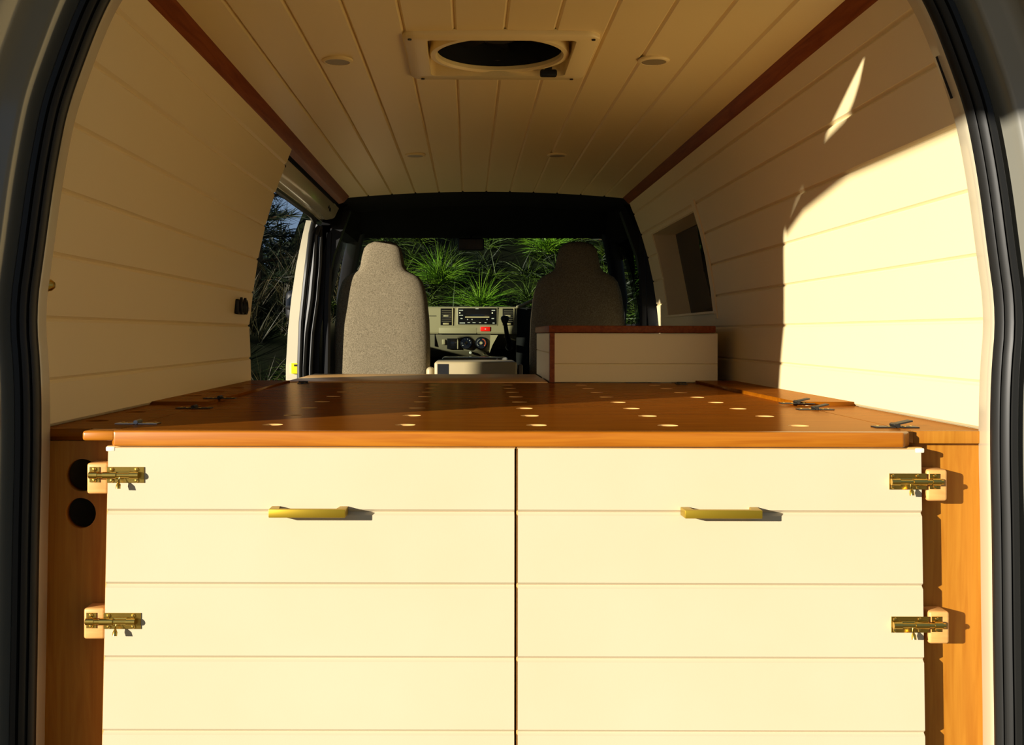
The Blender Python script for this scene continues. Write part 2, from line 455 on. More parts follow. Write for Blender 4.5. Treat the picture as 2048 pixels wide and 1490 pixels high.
for A, B in zip(L0, L0[1:]):
    for i in range(4): bm.faces.new((A[i], A[(i + 1) % 4], B[(i + 1) % 4], B[i]))
bm.faces.new(L0[0][::-1]); bm.faces.new(L0[-1])
jamb = obj('door_jamb', bm, 'van_paint', van, smooth=True)
tube('jamb_seal', [(-.806, 4.66, .70), (-.806, 4.66, 1.2), (-.797, 4.66, 1.35), (-.775, 4.66, 1.5), (-.762, 4.66, 1.65), (-.756, 4.66, 1.78), (-.74, 4.65, 1.83)], .014, 'rubber', van, n=8)
tube('jamb_seal', [(-.778, 4.67, .70), (-.778, 4.67, 1.2), (-.770, 4.67, 1.35), (-.750, 4.67, 1.5), (-.738, 4.67, 1.65), (-.732, 4.67, 1.82)], .010, 'rubber', van, n=8)
x0, zz0 = at(583, 748, 4.65); x1, zz1 = at(598, 727, 4.65)
st = box('warning_sticker', x0, x1, 4.648, 4.656, zz0, zz1, 'yellow_sticker', van)
box('sticker_mark', x0 + .012, x1 - .006, 4.6465, 4.6482, zz1 - .014, zz1 - .006, 'black_plastic', st)
# mirror of the left cab door, just showing past the jamb
bm = bmesh.new(); abox(bm, -1.06, -.965, 5.62, 5.72, 1.42, 1.58, .03, 3)
mir = obj('wing_mirror', bm, 'black_plastic', van, smooth=True)
tube('mirror_arm', [(-.985, 5.66, 1.44), (-.93, 5.68, 1.40), (-.845, 5.70, 1.38)], .012, 'black_plastic', mir)
# exterior pull handle of the front door seen edge on
hx, hz = at(573, 612, 4.9)
hb = tube('door_pull', [(-.845, 4.80, hz - .02), (-.90, 4.80, hz - .01), (-.905, 4.86, hz + .02), (-.90, 4.92, hz + .04), (-.845, 4.93, hz + .04)], .012, 'black_plastic', van, n=8)

# rear opening: painted return, rubber seal, outer body
HOOP = [(.709, .60), (.709, .744), (.706, .90), (.704, 1.068), (.701, 1.179), (.702, 1.287), (.710, 1.379), (.697, 1.473), (.685, 1.566), (.670, 1.650), (.660, 1.691), (.640, 1.748), (.618, 1.806), (.597, 1.850), (.570, 1.888), (.525, 1.914), (.42, 1.926), (.25, 1.933), (0, 1.936)]
def smooth_path(p, it=2):
    for _ in range(it):
        q = [p[0]]
        for a, b in zip(p, p[1:]):
            q += [(a[0] * .75 + b[0] * .25, a[1] * .75 + b[1] * .25), (a[0] * .25 + b[0] * .75, a[1] * .25 + b[1] * .75)]
        q.append(p[-1]); p = q
    return p
half = smooth_path(HOOP, 2)
FULL = [(-x, z) for x, z in half] + [(x, z) for x, z in half[::-1]][1:]
def sweep(name, cs, m, parent=van, path=FULL, smooth=True):
    "cs: open polyline of (outward offset, Y)"
    bm = bmesh.new(); rows = []
    for i, (x, z) in enumerate(path):
        a = path[max(i - 1, 0)]; b = path[min(i + 1, len(path) - 1)]
        t = Vector((b[0] - a[0], b[1] - a[1])).normalized()
        nrm = Vector((-t.y, t.x))
        rows.append([bm.verts.new((x + nrm.x * o, y, z + nrm.y * o)) for o, y in cs])
    for A, B in zip(rows, rows[1:]):
        for k in range(len(cs) - 1):
            bm.faces.new((A[k], A[k + 1], B[k + 1], B[k]))
    return obj(name, bm, m, parent, smooth=smooth, angle=50)
sweep('pillar_return', [(.0195, 1.612), (.006, 1.600), (.004, 1.552), (.012, 1.545)], 'van_paint')
sweep('rubber_seal', [(.004, 1.560), (-.0005, 1.552), (.0, 1.543), (.006, 1.537), (.0085, 1.541), (.011, 1.534), (.017, 1.530), (.0195, 1.536), (.022, 1.531), (.029, 1.530), (.034, 1.538), (.036, 1.55)], 'rubber')
sweep('door_aperture', [(.033, 1.548), (.044, 1.540), (.050, 1.520), (.056, 1.512), (.075, 1.508), (.092, 1.485), (.10, 1.458), (.128, 1.426), (.138, 1.424), (.16, 1.47), (.16, 1.58)], 'van_shade_and_grey')  # body is white here; the grey stands in for shade
# slot in the right return and the striker on the left
x, z = at(1890, 155, 1.585)
tube('return_slot', [(x - .012, 1.588, z + .034), (x - .004, 1.588, z + .012), (x + .010, 1.586, z - .03)], .0022, 'black_plastic', van, n=6)
# raised tailgate above the opening
bm = bmesh.new()
cols = [-.70, -.66, -.4, -.27, -.24, -.20, -.15, -.09, -.03, .02, .06, .09, .2, .45, .66, .70]
prof = [(1.400, 1.958), (1.25, 1.975), (.95, 2.008), (.62, 2.010), (.38, 2.012), (.35, 2.02)]
def rowz(y, z, top, x):
    if y > 1.2: z -= .027 * max(0.0, 1 - ((x + .09) / .17) ** 2) ** .7  # dip shaped to let a sliver of sun onto the right wall
    return z + (.022 if top else 0) - .02 * (abs(x) / .7) ** 4 * (1 if y > 1.3 else 0)
R0 = [[bm.verts.new((x, y, rowz(y, z, False, x))) for x in cols] for y, z in prof]
R1 = [[bm.verts.new((x, y, rowz(y, z, True, x))) for x in cols] for y, z in prof]
n = len(cols)
for A, B in zip(R0, R0[1:]):
    for k in range(n - 1): bm.faces.new((A[k], A[k + 1], B[k + 1], B[k]))
for A, B in zip(R1, R1[1:]):
    for k in range(n - 1): bm.faces.new((A[k], B[k], B[k + 1], A[k + 1]))
for k in range(n - 1):
    bm.faces.new((R0[0][k], R1[0][k], R1[0][k + 1], R0[0][k + 1])); bm.faces.new((R0[-1][k], R0[-1][k + 1], R1[-1][k + 1], R1[-1][k]))
for i in range(len(prof) - 1):
    for k in (0, n - 1): bm.faces.new((R0[i][k], R0[i + 1][k], R1[i + 1][k], R1[i][k]))
obj('tailgate', bm, 'van_paint', van)
for s in (-1, 1):
    box('tailgate_hinge', s * .45 - .03, s * .45 + .03, 1.36, 1.50, 1.972, 1.99, 'van_paint', van)

# van floor
struct(box('floor', -.82, .82, 1.56, 6.2, .56, .60, 'black_lining'), 'van load floor under the bed')

# ---------------------------------------------------------------- bed platform
bed = thing('bed_platform', 'dark varnished plywood bed platform with round vent holes and folding side flaps', 'bed')
TH = .018
hx = [-.385, -.172, .039, .250, .460]
hy = [1.687, 1.880, 2.068, 2.255, 2.44, 2.63, 2.82, 3.00]
holes = [(x, y, .0165) for x in hx for y in hy]
board_holes('center_board', [(-.603, 1.590), (.603, 1.590), (.603, 3.135), (-.603, 3.135)], holes, BED - TH, BED, 'bed_wood', bed, hole_mat='hole_edge')
sh = [(-.690, 1.754, .0185), (-.688, 1.950, .0185)]
sb = board_holes('side_board', [(-.725, 1.612), (-.6055, 1.612), (-.6055, 2.155), (-.725, 2.155)], sh, BED - TH, BED, 'bed_wood', bed)
sb2 = board_holes('side_board', [(-.725, 2.158), (-.6055, 2.158), (-.6055, 3.135), (-.725, 3.135)], [(-.688, 2.357, .0185), (-.675, 2.52, .0185), (-.667, 2.70, .0185), (-.667, 2.88, .0185)], BED - TH + .006, BED + .006, 'bed_wood', bed)
board_holes('side_board', [(.6055, 1.606), (.723, 1.606), (.723, 2.155), (.6055, 2.155)], [], BED - TH, BED, 'bed_wood', bed)
board_holes('side_board', [(.6055, 2.158), (.723, 2.158), (.723, 3.135), (.6055, 3.135)], [], BED - TH + .008, BED + .008, 'bed_wood', bed)
# solid front lipping
def lip(name, sec, y0, y1):
    bm = bmesh.new(); aprism(bm, sec, BED - .0225, BED + .0004, 'z')
    bmesh.ops.bevel(bm, geom=[e for e in bm.edges], offset=.003, segments=3, affect='EDGES', profile=.5)
    return obj(name, bm, 'edge_wood', bed, smooth=True)
lip('edge_strip', [(-.600, 1.567), (.580, 1.567), (.598, 1.5895), (-.6025, 1.5895), (-.606, 1.578)], 0, 0)
bm = bmesh.new(); abox(bm, -.647, -.598, 1.5675, 1.610, BED - .0145, BED + .0003, .004, 3)
obj('edge_strip', bm, 'edge_wood', bed, smooth=True)
bm = bmesh.new(); abox(bm, .6055, .723, 1.597, 1.6058, BED - .019, BED + .0003, .0015)
obj('edge_strip', bm, 'ply', bed, smooth=True)
bm = bmesh.new(); abox(bm, -.725, -.648, 1.603, 1.6115, BED - .012, BED + .0003, .0015)
obj('edge_strip', bm, 'bed_wood', bed, smooth=True)
for s in (-1, 1):
    bm = bmesh.new(); abox(bm, s * .607 - .007, s * .607 + .007, 1.574, 1.60, BED - .031, BED - .0235, .002)
    obj('corner_bracket', bm, 'white_plastic', bed, smooth=True)
# hinges
def hinge(cx, cy, z, ang, m, lift=0.0):
    bm = bmesh.new()
    abox(bm, -.034, -.003, -.0125, .0125, .0, .0018, .0005)
    abox(bm, .003, .034, -.0125, .0125, .0, .0018, .0005)
    h = obj('hinge', bm, m, bed)
    atb = bmesh.new(); atube(atb, [(0, -.0135, .0035), (0, .0135, .0035)], .0036, 8)
    k = obj('knuckle', atb, m, h, smooth=True)
    for sx in (-.026, -.012, .012, .026):
        lathe('screw', [(.0, .003), (.0028, .0026), (.0032, .0015), (.0, .001)], (sx, .006 * (1 if abs(sx) > .02 else -1), 0), 'brass', h, n=8)
    h.location = (cx, cy, z); h.rotation_euler.z = ang
    if lift:
        bm = bmesh.new(); abox(bm, -.004, .026, -.010, .010, .004, .0065, .0005)
        l = obj('hinge_leaf', bm, m, h); l.rotation_euler.y = -lift
    return h
for (px, py, s, m, zz, lf) in ((255, 849, -1, 'steel', 0, .0), (395, 818, -1, 'dark_steel', .0, 0), (452, 804, -1, 'dark_steel', .006, 0),
                           (1797, 853, 1, 'dark_steel', 0, .22), (1627, 818, 1, 'dark_steel', .0, .22), (1587, 810, 1, 'dark_steel', .004, .22)):
    Y = F * (CAMZ - BED) / (py - VY)
    hinge(s * .604, Y, BED + zz, 0, m, lf)
hinge(-.555, 3.07, BED, math.pi / 2, 'dark_steel'); hinge(.55, 3.07, BED, math.pi / 2, 'dark_steel')
# two small hooks: nothing else lies on the bed

# bench top beyond the bed
bench = thing('bench_top', 'timber top with sunlight painted into its pale colour, just beyond the far end of the bed', 'bench')
bm = bmesh.new(); abox(bm, -.62, .165, 3.142, 3.72, BED - .022, BED + .003, .002)
obj('top', bm, 'slab_wood', bench, smooth=True)
box('leg_panel', -.60, -.582, 3.16, 3.70, .60, BED - .022, 'ply', bench)
box('leg_panel', .14, .158, 3.16, 3.70, .60, BED - .022, 'ply', bench)

# ---------------------------------------------------------------- rear cabinet
cab = thing('rear_cabinet', 'cream plank fronted cabinet with brass bolts under the bed', 'cabinet')
YD = 1.575      # door face
YP = 1.612      # ply face behind
PL = [at(165, 952, YP), at(162, 1028, YP)]
board_holes('side_panel', [(-.724, .60), (-.596, .60), (-.596, BED - .019), (-.724, BED - .019)], [(PL[0][0], PL[0][1], .0250), (PL[1][0], PL[1][1], .0235)], YP, YP + .015, 'ply', cab, axis='y')
box('side_panel', .596, .724, YP, YP + .015, .60, BED - .020, 'ply', cab)
box('rail', -.596, .596, YP, YP + .015, BED - .070, BED - .019, 'ply', cab)
box('rail', -.596, .596, YP, YP + .015, .60, .66, 'ply', cab)
box('divider', -.009, .009, YP, YP + .40, .60, BED - .019, 'ply', cab)
box('back_panel', -.724, .724, YP + .42, YP + .435, .60, BED - .020, 'ply', cab)
DJ = [.645, .7513, .8616, .972, 1.0815, 1.1775]
def door(x0t, x1t, x0b, x1b, hx0, hx1):
    zt, zb = DJ[-1] + .0025, DJ[0]
    def xl(z): return x0t + (x0b - x0t) * (DJ[-1] - z) / (DJ[-1] - .744)
    def xr(z): return x1t + (x1b - x1t) * (DJ[-1] - z) / (DJ[-1] - .744)
    bm = bmesh.new()
    aprism(bm, [(xl(zb) - .0015, zb), (xr(zb) + .0015, zb), (xr(zt) + .0015, zt), (xl(zt) - .0015, zt)], YD + .009, YD + .030)
    d = obj('door', bm, 'ply', cab); d['label'] = 'cream planked cabinet door with a brass bar handle'
    for z0, z1 in zip(DJ, DJ[1:]):
        g = .0045; dep = .005
        bm = bmesh.new()
        top = z1 == DJ[-1]
        ys = [(YD + dep, z0), (YD, z0 + g), (YD, z1 - (0 if top else g))] + ([] if top else [(YD + dep, z1)]) + [(YD + .0095, z1), (YD + .0095, z0)]
        A = [bm.verts.new((xl(z), y, z)) for y, z in ys]; B = [bm.verts.new((xr(z), y, z)) for y, z in ys]
        k = len(ys)
        for i in range(k): bm.faces.new((A[i], A[(i + 1) % k], B[(i + 1) % k], B[i]))
        bm.faces.new(A[::-1]); bm.faces.new(B)
        obj('plank', bm, 'door_paint', d)
    bm = bmesh.new(); aprism(bm, [(xl(zt) - .002, DJ[-1] + .0002), (xr(zt) + .0015, DJ[-1] + .0002), (xr(zt) + .0015, zt + .0003), (xl(zt) - .002, zt + .0003)], YD + .0005, YD + .010)
    obj('edge_band', bm, 'keeper_wood', d)
    bm = bmesh.new(); aprism(bm, [(xl(zb) - .0022, zb), (xl(zb) - .0001, zb), (xl(DJ[-1]) - .0001, DJ[-1]), (xl(DJ[-1]) - .0022, DJ[-1])], YD + .0052, YD + .012)
    obj('edge_band', bm, 'keeper_wood', d)
    # bar handle: flat bar on two angled feet
    zc = 1.0845; h = .0062
    bm = bmesh.new()
    yo = YD - .031
    sec = [(hx0, yo), (hx1, yo), (hx1 + .001, YD), (hx1 - .012, YD), (hx1 - .013, yo + .007), (hx0 + .013, yo + .007), (hx0 + .012, YD), (hx0 - .001, YD)]
    aprism(bm, sec, zc - h, zc + h, 'z')
    bmesh.ops.bevel(bm, geom=bm.edges[:], offset=.0012, segments=2, affect='EDGES', profile=.5)
    obj('handle', bm, 'brass_satin', d, smooth=True)
    return d
door(-.610, -.001, -.618, -.0005, -.364, -.251)
door(.0045, .609, .005, .616, .249, .363)
# wooden keeper blocks with slide bolts
def bolt(s, edge, zc, kz0, kz1):
    "s: +1 bolt shoots to the right, -1 to the left; edge: door edge X"
    ys = YD
    bx0, bx1 = (edge + .010, edge + .041) if s > 0 else (edge - .0335, edge - .0015)
    bm = bmesh.new(); abox(bm, bx0, bx1, YD + .002, YP, kz0, kz1, .004, 3)
    blk = obj('keeper_block', bm, 'keeper_wood', cab, smooth=True)
    a, b = (edge - .048, edge + .008) if s > 0 else (edge - .002, edge + .054)
    bm = bmesh.new(); abox(bm, a, b, ys - .0016, ys, zc - .012, zc + .012, .0004)
    pl = obj('slide_bolt', bm, 'brass', cab); pl['label'] = 'small brass slide bolt'
    # barrel in two sleeves with a slot, and the rod
    def X(t): return (edge + s * t)
    yc = ys - .0060
    tube('sleeve', [(X(-.014), yc, zc), (X(.006), yc, zc)], .0052, 'brass', pl, n=14)
    tube('sleeve', [(X(-.047), yc, zc), (X(-.034), yc, zc)], .0052, 'brass', pl, n=14)
    tube('sleeve_cheek', [(X(-.034), yc + .002, zc + .0042), (X(-.014), yc + .002, zc + .0042)], .0016, 'brass', pl, n=8)
    tube('rod', [(X(-.040), yc, zc), (X(.0275 if s < 0 else .031), yc, zc)], .0038, 'brass', pl, n=12)
    tube('knob', [(X(-.019), yc, zc), (X(-.019), yc - .005, zc - .010), (X(-.0192), yc - .0065, zc - .0135), (X(-.0192), yc - .008, zc - .019)], [.0018, .0018, .0036, .0036], 'brass', pl, n=10)
    for t in (-.043, -.006):
        for dz in (-.0082, .0082):
            lathe('screw', [(.0, -.0028), (.0022, -.0024), (.0030, -.0012), (.0, 0)], (X(t), ys - .0014, zc + dz), 'brass', pl, axis='y', n=10)
    # keeper on the block
    kx0, kx1 = sorted((X(.0135), X(.0285)))
    bm = bmesh.new(); abox(bm, kx0, kx1, YD + .0005, YD + .002, zc - .0115, zc + .0115)
    kp = obj('bolt_keeper', bm, 'brass', cab)
    tube('loop', [(X(.0145), YD - .0050, zc), (X(.0268), YD - .0050, zc)], .0054, 'brass', kp, n=14)
    for dz in (-.0082, .0082):
        lathe('screw', [(.0, -.0028), (.0022, -.0024), (.0030, -.0012), (.0, 0)], (X(.021), YD + .0007, zc + dz), 'brass', kp, axis='y', n=10)
def zz(py): return CAMZ - (py - VY) * YD / F
bolt(-1, -.610, zz(951), zz(990), zz(928))
bolt(-1, -.6145, zz(1243), zz(1281), zz(1219))
bolt(1, .609, zz(961), zz(1001), zz(938))
bolt(1, .6125, zz(1247), zz(1287), zz(1222))

# ---------------------------------------------------------------- storage box behind the driver seat
sbx = thing('storage_box', 'low cream plank box with a red timber lid standing by the right wall', 'box')
bm = bmesh.new(); abox(bm, .168, .668, 3.142, 3.80, 1.353, 1.3745, .003)
obj('lid', bm, 'trim_wood', sbx, smooth=True)
def fplank(z0, z1):
    g, dep = .002, .0025
    ys = [(3.150 + dep, z0), (3.150, z0 + g), (3.150, z1 - g), (3.150 + dep, z1), (3.162, z1), (3.162, z0)]
    bm = bmesh.new(); aprism(bm, ys, .186, .675, 'x'); obj('plank', bm, 'cream_paint', sbx)
fplank(BED + .001, 1.260); fplank(1.260, 1.352)
box('corner_post', .1715, .186, 3.149, 3.18, BED + .001, 1.352, 'trim_wood', sbx)
for z0, z1 in ((BED + .001, 1.292), (1.292, 1.352)):
    g, dep = .002, .0025
    xs_ = [(.1722 + dep, z0), (.1722, z0 + g), (.1722, z1 - g), (.1722 + dep, z1), (.186, z1), (.186, z0)]
    bm = bmesh.new(); aprism(bm, xs_, 3.18, 3.78); obj('plank', bm, 'cream_paint', sbx)
box('back', .186, .675, 3.765, 3.78, BED + .001, 1.352, 'ply', sbx)
box('base', .186, .675, 3.165, 3.765, BED + .001, BED + .012, 'ply', sbx)
box('leg_panel', .19, .205, 3.165, 3.765, .60, BED + .001, 'ply', sbx)
box('leg_panel', .655, .67, 3.165, 3.765, .60, BED + .001, 'ply', sbx)

# ---------------------------------------------------------------- roof fan
fan = thing('roof_fan', 'cream square roof vent with a round dark fan opening in the ceiling', 'vent')
zf = cz(0)
def rrect(x0, x1, y0, y1, r, n=5):
    out = []
    for (cx, cy, a0) in ((x1 - r, y1 - r, 0), (x0 + r, y1 - r, 90), (x0 + r, y0 + r, 180), (x1 - r, y0 + r, 270)):
        for k in range(n + 1):
            a = math.radians(a0 + 90 * k / n); out.append((cx + r * math.cos(a), cy + r * math.sin(a)))
    return out
O0 = rrect(-.205, .192, 2.078, 2.440, .03); O1 = rrect(-.201, .188, 2.082, 2.436, .028)
I1 = rrect(-.158, .146, 2.108, 2.395, .012)
bm = bmesh.new()
def ring(pts, z): return [bm.verts.new((p[0], p[1], z)) for p in pts]
rs = [ring(O0, zf + .002), ring(O0, zf - .008), ring(O1, zf - .012), ring(I1, zf - .013), ring(I1, zf + .052)]
for A, B in zip(rs, rs[1:]):
    for k in range(len(A)): bm.faces.new((A[k], A[(k + 1) % len(A)], B[(k + 1) % len(A)], B[k]))
obj('frame', bm, 'fan_plastic', fan, smooth=True, angle=50)
cxf, cyf, Rf = -.006, 2.26, .134
lathe('fan_ring', [(Rf + .016, -.010), (Rf + .014, -.016), (Rf + .004, -.017), (Rf, -.012), (Rf, -.004), (Rf + .016, .01)], (cxf, cyf, zf + .012), 'fan_plastic', fan, n=48, closed=True)
# plate around the ring inside the frame
bm = bmesh.new()
n = 48
circ = [(cxf + (Rf + .013) * math.cos(2 * math.pi * k / n), cyf + (Rf + .013) * math.sin(2 * math.pi * k / n)) for k in range(n)]
sq = []
for k in range(n):
    a = 2 * math.pi * k / n; c, s_ = math.cos(a), math.sin(a); t = .157 / max(abs(c), abs(s_))
    sq.append((max(-.1575, min(.1455, cxf + c * t)), max(2.1085, min(2.3945, cyf + s_ * t))))
A = ring(circ, zf + .022); B = ring(sq, zf + .022)
for k in range(n): bm.faces.new((A[k], A[(k + 1) % n], B[(k + 1) % n], B[k]))
obj('inner_plate', bm, 'fan_plastic', fan)
lathe('fan_throat', [(Rf + .001, -.006), (Rf + .004, -.006), (Rf + .004, .05), (Rf + .001, .05)], (cxf, cyf, zf + .012), 'black_plastic', fan, n=48, closed=True)
lathe('motor_hub', [(.0, .02), (.035, .02), (.035, .045), (.0, .045)], (cxf, cyf, zf + .012), 'black_plastic', fan, n=20)
for k in range(8):
    a = k * math.pi / 4
    bm = bmesh.new()
    pts = [(.03, -.012, .03), (.125, -.03, .028), (.125, .03, .044), (.03, .012, .04)]
    vs = [bm.verts.new((cxf + p[0] * math.cos(a) - p[1] * math.sin(a), cyf + p[0] * math.sin(a) + p[1] * math.cos(a), zf + .012 + p[2])) for p in pts]
    bm.faces.new(vs); obj('fan_blade', bm, 'black_plastic', fan)
box('vent_lid', -.16, .15, 2.12, 2.40, zf + .066, zf + .070, 'black_plastic', fan)
kx, kz = at(1095, 148, 2.385)
bm = bmesh.new(); abox(bm, kx - .019, kx + .019, 2.365, 2.382, kz - .009, kz + .007, .004, 2); abox(bm, kx - .008, kx + .008, 2.368, 2.380, kz + .005, kz + .02, .002)
obj('crank_knob', bm, 'black_plastic', fan, smooth=True)
for (sx, sy) in ((-.19, 2.10), (.178, 2.10), (-.178, 2.425), (.165, 2.425)):
    lathe('screw', [(.0, 0), (.004, .0), (.004, .003), (.0, .003)], (sx, sy, zf - .0145), 'dark_steel', fan, n=10)

# ---------------------------------------------------------------- ceiling downlights (switched off)
def downlight(x, y, label):
    z = cz(x)
    t = thing('downlight', label, 'light', 'downlights in the plank ceiling', (x, y, z))
    lathe('bezel', [(.034, .0005), (.034, -.003), (.031, -.0055), (.027, -.006), (.0245, -.002), (.0245, .0005)], (0, 0, 0), 'fan_plastic', t, n=32, closed=True)
    lathe('diffuser', [(.0, -.0052), (.0262, -.0052), (.0262, -.001), (.0, -.001)], (0, 0, 0), 'lamp_lens', t, n=32)
downlight(-.356, 2.27, 'round cream downlight left of the roof vent')
downlight(.328, 2.27, 'round cream downlight right of the roof vent')
downlight(-.252, 3.50, 'small far downlight on the left, nearer the sliding door')
downlight(.222, 3.50, 'small far downlight on the right, ahead of the wall window')

# ---------------------------------------------------------------- fittings on the left wall
Y = 2.97; x, z = at(473, 615, Y)
so = thing('wall_socket', 'black double socket on the left plank wall near the sliding door', 'socket')
xw = -wx(z)
bm = bmesh.new(); abox(bm, xw - .001, xw + .012, Y - .052, Y + .052, z - .021, z + .021, .005, 3)
obj('bezel', bm, 'black_plastic', so, smooth=True)
for dy in (-.025, .025):
    lathe('outlet', [(.0, .014), (.016, .014), (.018, .018), (.021, .018), (.021, .010), (.0, .010)], (xw, Y + dy, z), 'black_plastic', so, axis='x', n=20)
    lathe('cap_tab', [(.0, .016), (.007, .016), (.007, .010), (.0, .010)], (xw, Y + dy, z + .020), 'black_plastic', so, axis='x', n=12)
x, z = at(491, 620, 3.09)
tag(lathe('wall_screw', [(.0, .006), (.004, .006), (.007, .003), (.007, -.002), (.0, -.002)], (-wx(z), 3.09, z), 'steel', axis='x', n=12), 'tiny steel screw beside the black socket', 'screw')
x, z = at(83, 572, 1.62)
tag(lathe('wall_stud', [(.0, .012), (.005, .011), (.009, .006), (.0095, .002), (.011, .0), (.011, -.003), (.0, -.003)], (-wx(z) , 1.625, z), 'brass', axis='x', n=20), 'round brass stud at the rear edge of the left wall', 'stud')

# ---------------------------------------------------------------- seats
def superring(bm, cx, cy, z, hw, hy, n=28, p=3.2):
    vs = []
    for k in range(n):
        t = 2 * math.pi * k / n; c, s = math.cos(t), math.sin(t)
        vs.append(bm.verts.new((cx + hw * math.copysign(abs(c) ** (2 / p), c), cy + hy * math.copysign(abs(s) ** (2 / p), s), z)))
    return vs
def loft(name, rows, m, parent, p=3.2):
    bm = bmesh.new()
    R = [superring(bm, *r, p=p) for r in rows]
    for A, B in zip(R, R[1:]):
        n = len(A)
        for k in range(n): bm.faces.new((A[k], A[(k + 1) % n], B[(k + 1) % n], B[k]))
    bm.faces.new(R[0][::-1]); bm.faces.new(R[-1])
    return obj(name, bm, m, parent, smooth=True, angle=60)
def seat(name, cx, label, y=4.70, back='seat_fabric'):
    t = thing(name, label, 'seat', 'cab seats')
    prof = [(.80, .205, .06), (.95, .216, .068), (1.167, .220, .068), (1.30, .220, .066), (1.41, .216, .063), (1.50, .207, .060), (1.546, .198, .058), (1.585, .185, .055), (1.609, .166, .053), (1.622, .143, .052), (1.635, .116, .051), (1.655, .103, .050), (1.70, .095, .047), (1.738, .086, .044), (1.758, .068, .038), (1.768, .045, .028), (1.772, .02, .015)]
    loft('backrest', [(cx, y + .10 - (z - .8) * -.02, z, hw, hy) for z, hw, hy in prof], back, t)
    loft('cushion', [(cx, y + .36, z, hw, hy) for z, hw, hy in ((.66, .20, .22), (.70, .225, .25), (.80, .225, .25), (.83, .20, .22))], back, t)
    box('seat_base', cx - .19, cx + .19, y + .14, y + .58, .60, .67, 'black_plastic', t)
    bm = bmesh.new(); abox(bm, cx - .222, cx + .222, y + .075, y + .13, .72, .92, .012)
    obj('recliner_cover', bm, 'black_plastic', t, smooth=True)
    return t
seat('passenger_seat', -.470, 'grey fabric high-back cab seat lit by the sun on the left')
seat('driver_seat', .425, 'dark high-back cab seat behind the box on the right')

# fold-down middle seat back between the seats
tray = thing('folding_tray', 'beige folded middle seat back between the two cab seats', 'tray')
YT = 4.62
bm = bmesh.new(); abox(bm, -.225, .140, YT, YT + .36, 1.10, 1.226, .012, 3)
obj('shell', bm, 'tray_plastic', tray, smooth=True)
x0, za = at(875, 748, YT); x1, zb = at(897, 728, YT)
box('recess', x0, x1, YT - .002, YT + .01, za - .03, zb, 'black_plastic', tray)
bm = bmesh.new(); abox(bm, -.262, -.228, YT + .02, YT + .12, 1.12, 1.20, .015, 3); obj('hinge_cover', bm, 'tray_plastic', tray, smooth=True)
bm = bmesh.new(); abox(bm, .146, .166, YT + .01, YT + .10, 1.12, 1.215, .009, 3); obj('side_cover', bm, 'dash_dark', tray, smooth=True)
box('leg', -.20, .12, YT + .05, YT + .32, .60, 1.10, 'black_plastic', tray)

# ---------------------------------------------------------------- dashboard
dash = thing('dashboard', 'grey beige van dashboard with radio, air vents and heater dials', 'dashboard')
YDASH = 5.55
def dp(px, py): return at(px, py, YDASH)
def dbox(nm, px0, py0, px1, py1, proud, m, parent, bev=.002, depth=.03):
    (xa, za), (xb, zb) = dp(px0, py1), dp(px1, py0)
    bm = bmesh.new(); abox(bm, xa, xb, YDASH - proud, YDASH - proud + depth, za, zb, bev)
    return obj(nm, bm, m, parent, smooth=True)
# upper fascia across the cab, with rolled top edge
ztop = dp(0, 613)[1]; zmid = dp(0, 668)[1]
sec = [(YDASH, zmid), (YDASH - .004, zmid + .01), (YDASH, ztop - .012), (YDASH + .006, ztop - .003), (YDASH + .02, ztop), (6.12, ztop - .06), (6.12, zmid - .2), (YDASH + .03, zmid)]
prism('fascia', sec, -.76, dp(1034, 0)[0], 'dash_plastic', dash, axis='x', bev=.002)
xh = dp(1034, 0)[0]
prism('cluster_housing', [(YDASH + .06, ztop - .34), (YDASH + .06, ztop - .005), (6.12, ztop - .06), (6.12, ztop - .34)], xh, .76, 'black_plastic', dash, axis='x')
tube('cluster_hood', [(xh, YDASH + .01, ztop - .003), (xh + .03, YDASH - .01, ztop + .008), (xh + .07, YDASH - .03, ztop + .028), (xh + .13, YDASH - .03, ztop + .045), (xh + .25, YDASH - .03, ztop + .05), (xh + .36, YDASH - .02, ztop + .03), (xh + .42, YDASH, ztop)], .008, 'dash_plastic', dash)
prism('lower_panel', [(YDASH + .035, zmid + .02), (YDASH + .012, zmid - .004), (YDASH + .03, dp(0, 702)[1]), (YDASH + .06, dp(0, 714)[1]), (YDASH + .4, dp(0, 714)[1]), (YDASH + .4, zmid + .02)], dp(852, 0)[0] - .1, dp(982, 0)[0], 'dash_dark', dash, axis='x', bev=.003)
# bright slanted cheek right of the heater panel
bm = bmesh.new()
q = [dp(981, 670), dp(996, 670), dp(985, 690), dp(979, 706)]
aprism(bm, [(p[0], p[1]) for p in q], YDASH + .006, YDASH + .05); obj('panel_cheek', bm, 'dash_plastic', dash)
box('footwell', -.76, .76, YDASH + .25, YDASH + .27, .60, ztop - .1, 'black_lining', dash)
dbox('joint', 851, 631.5, 872, 632.5, .0035, 'black_plastic', dash, 0, .006)
# air vents
for (a, b, cm) in ((881, 904, 891), (1005, 1027, 1015)):
    v = dbox('air_vent', a, 617, b, 651, .004, 'black_gloss', dash, .002, .02)
    for k in range(6):
        y_ = 621 + k * 4.2
        if y_ > 643: break
        dbox('slat', a + 2.5, y_, b - 1, y_ + 1.2, .0065, 'dash_dark', v, 0, .004)
    dbox('vent_tab', cm - 4, 630, cm + 6, 633.5, .009, 'dash_plastic', v, .001, .006)
    dbox('vent_wheel', cm - 5, 646, cm + 7, 649.5, .008, 'tray_plastic', v, .001, .006)
    dbox('bezel', b, 616, b + 2.2, 651, .008, 'tray_plastic', v, .001, .012)
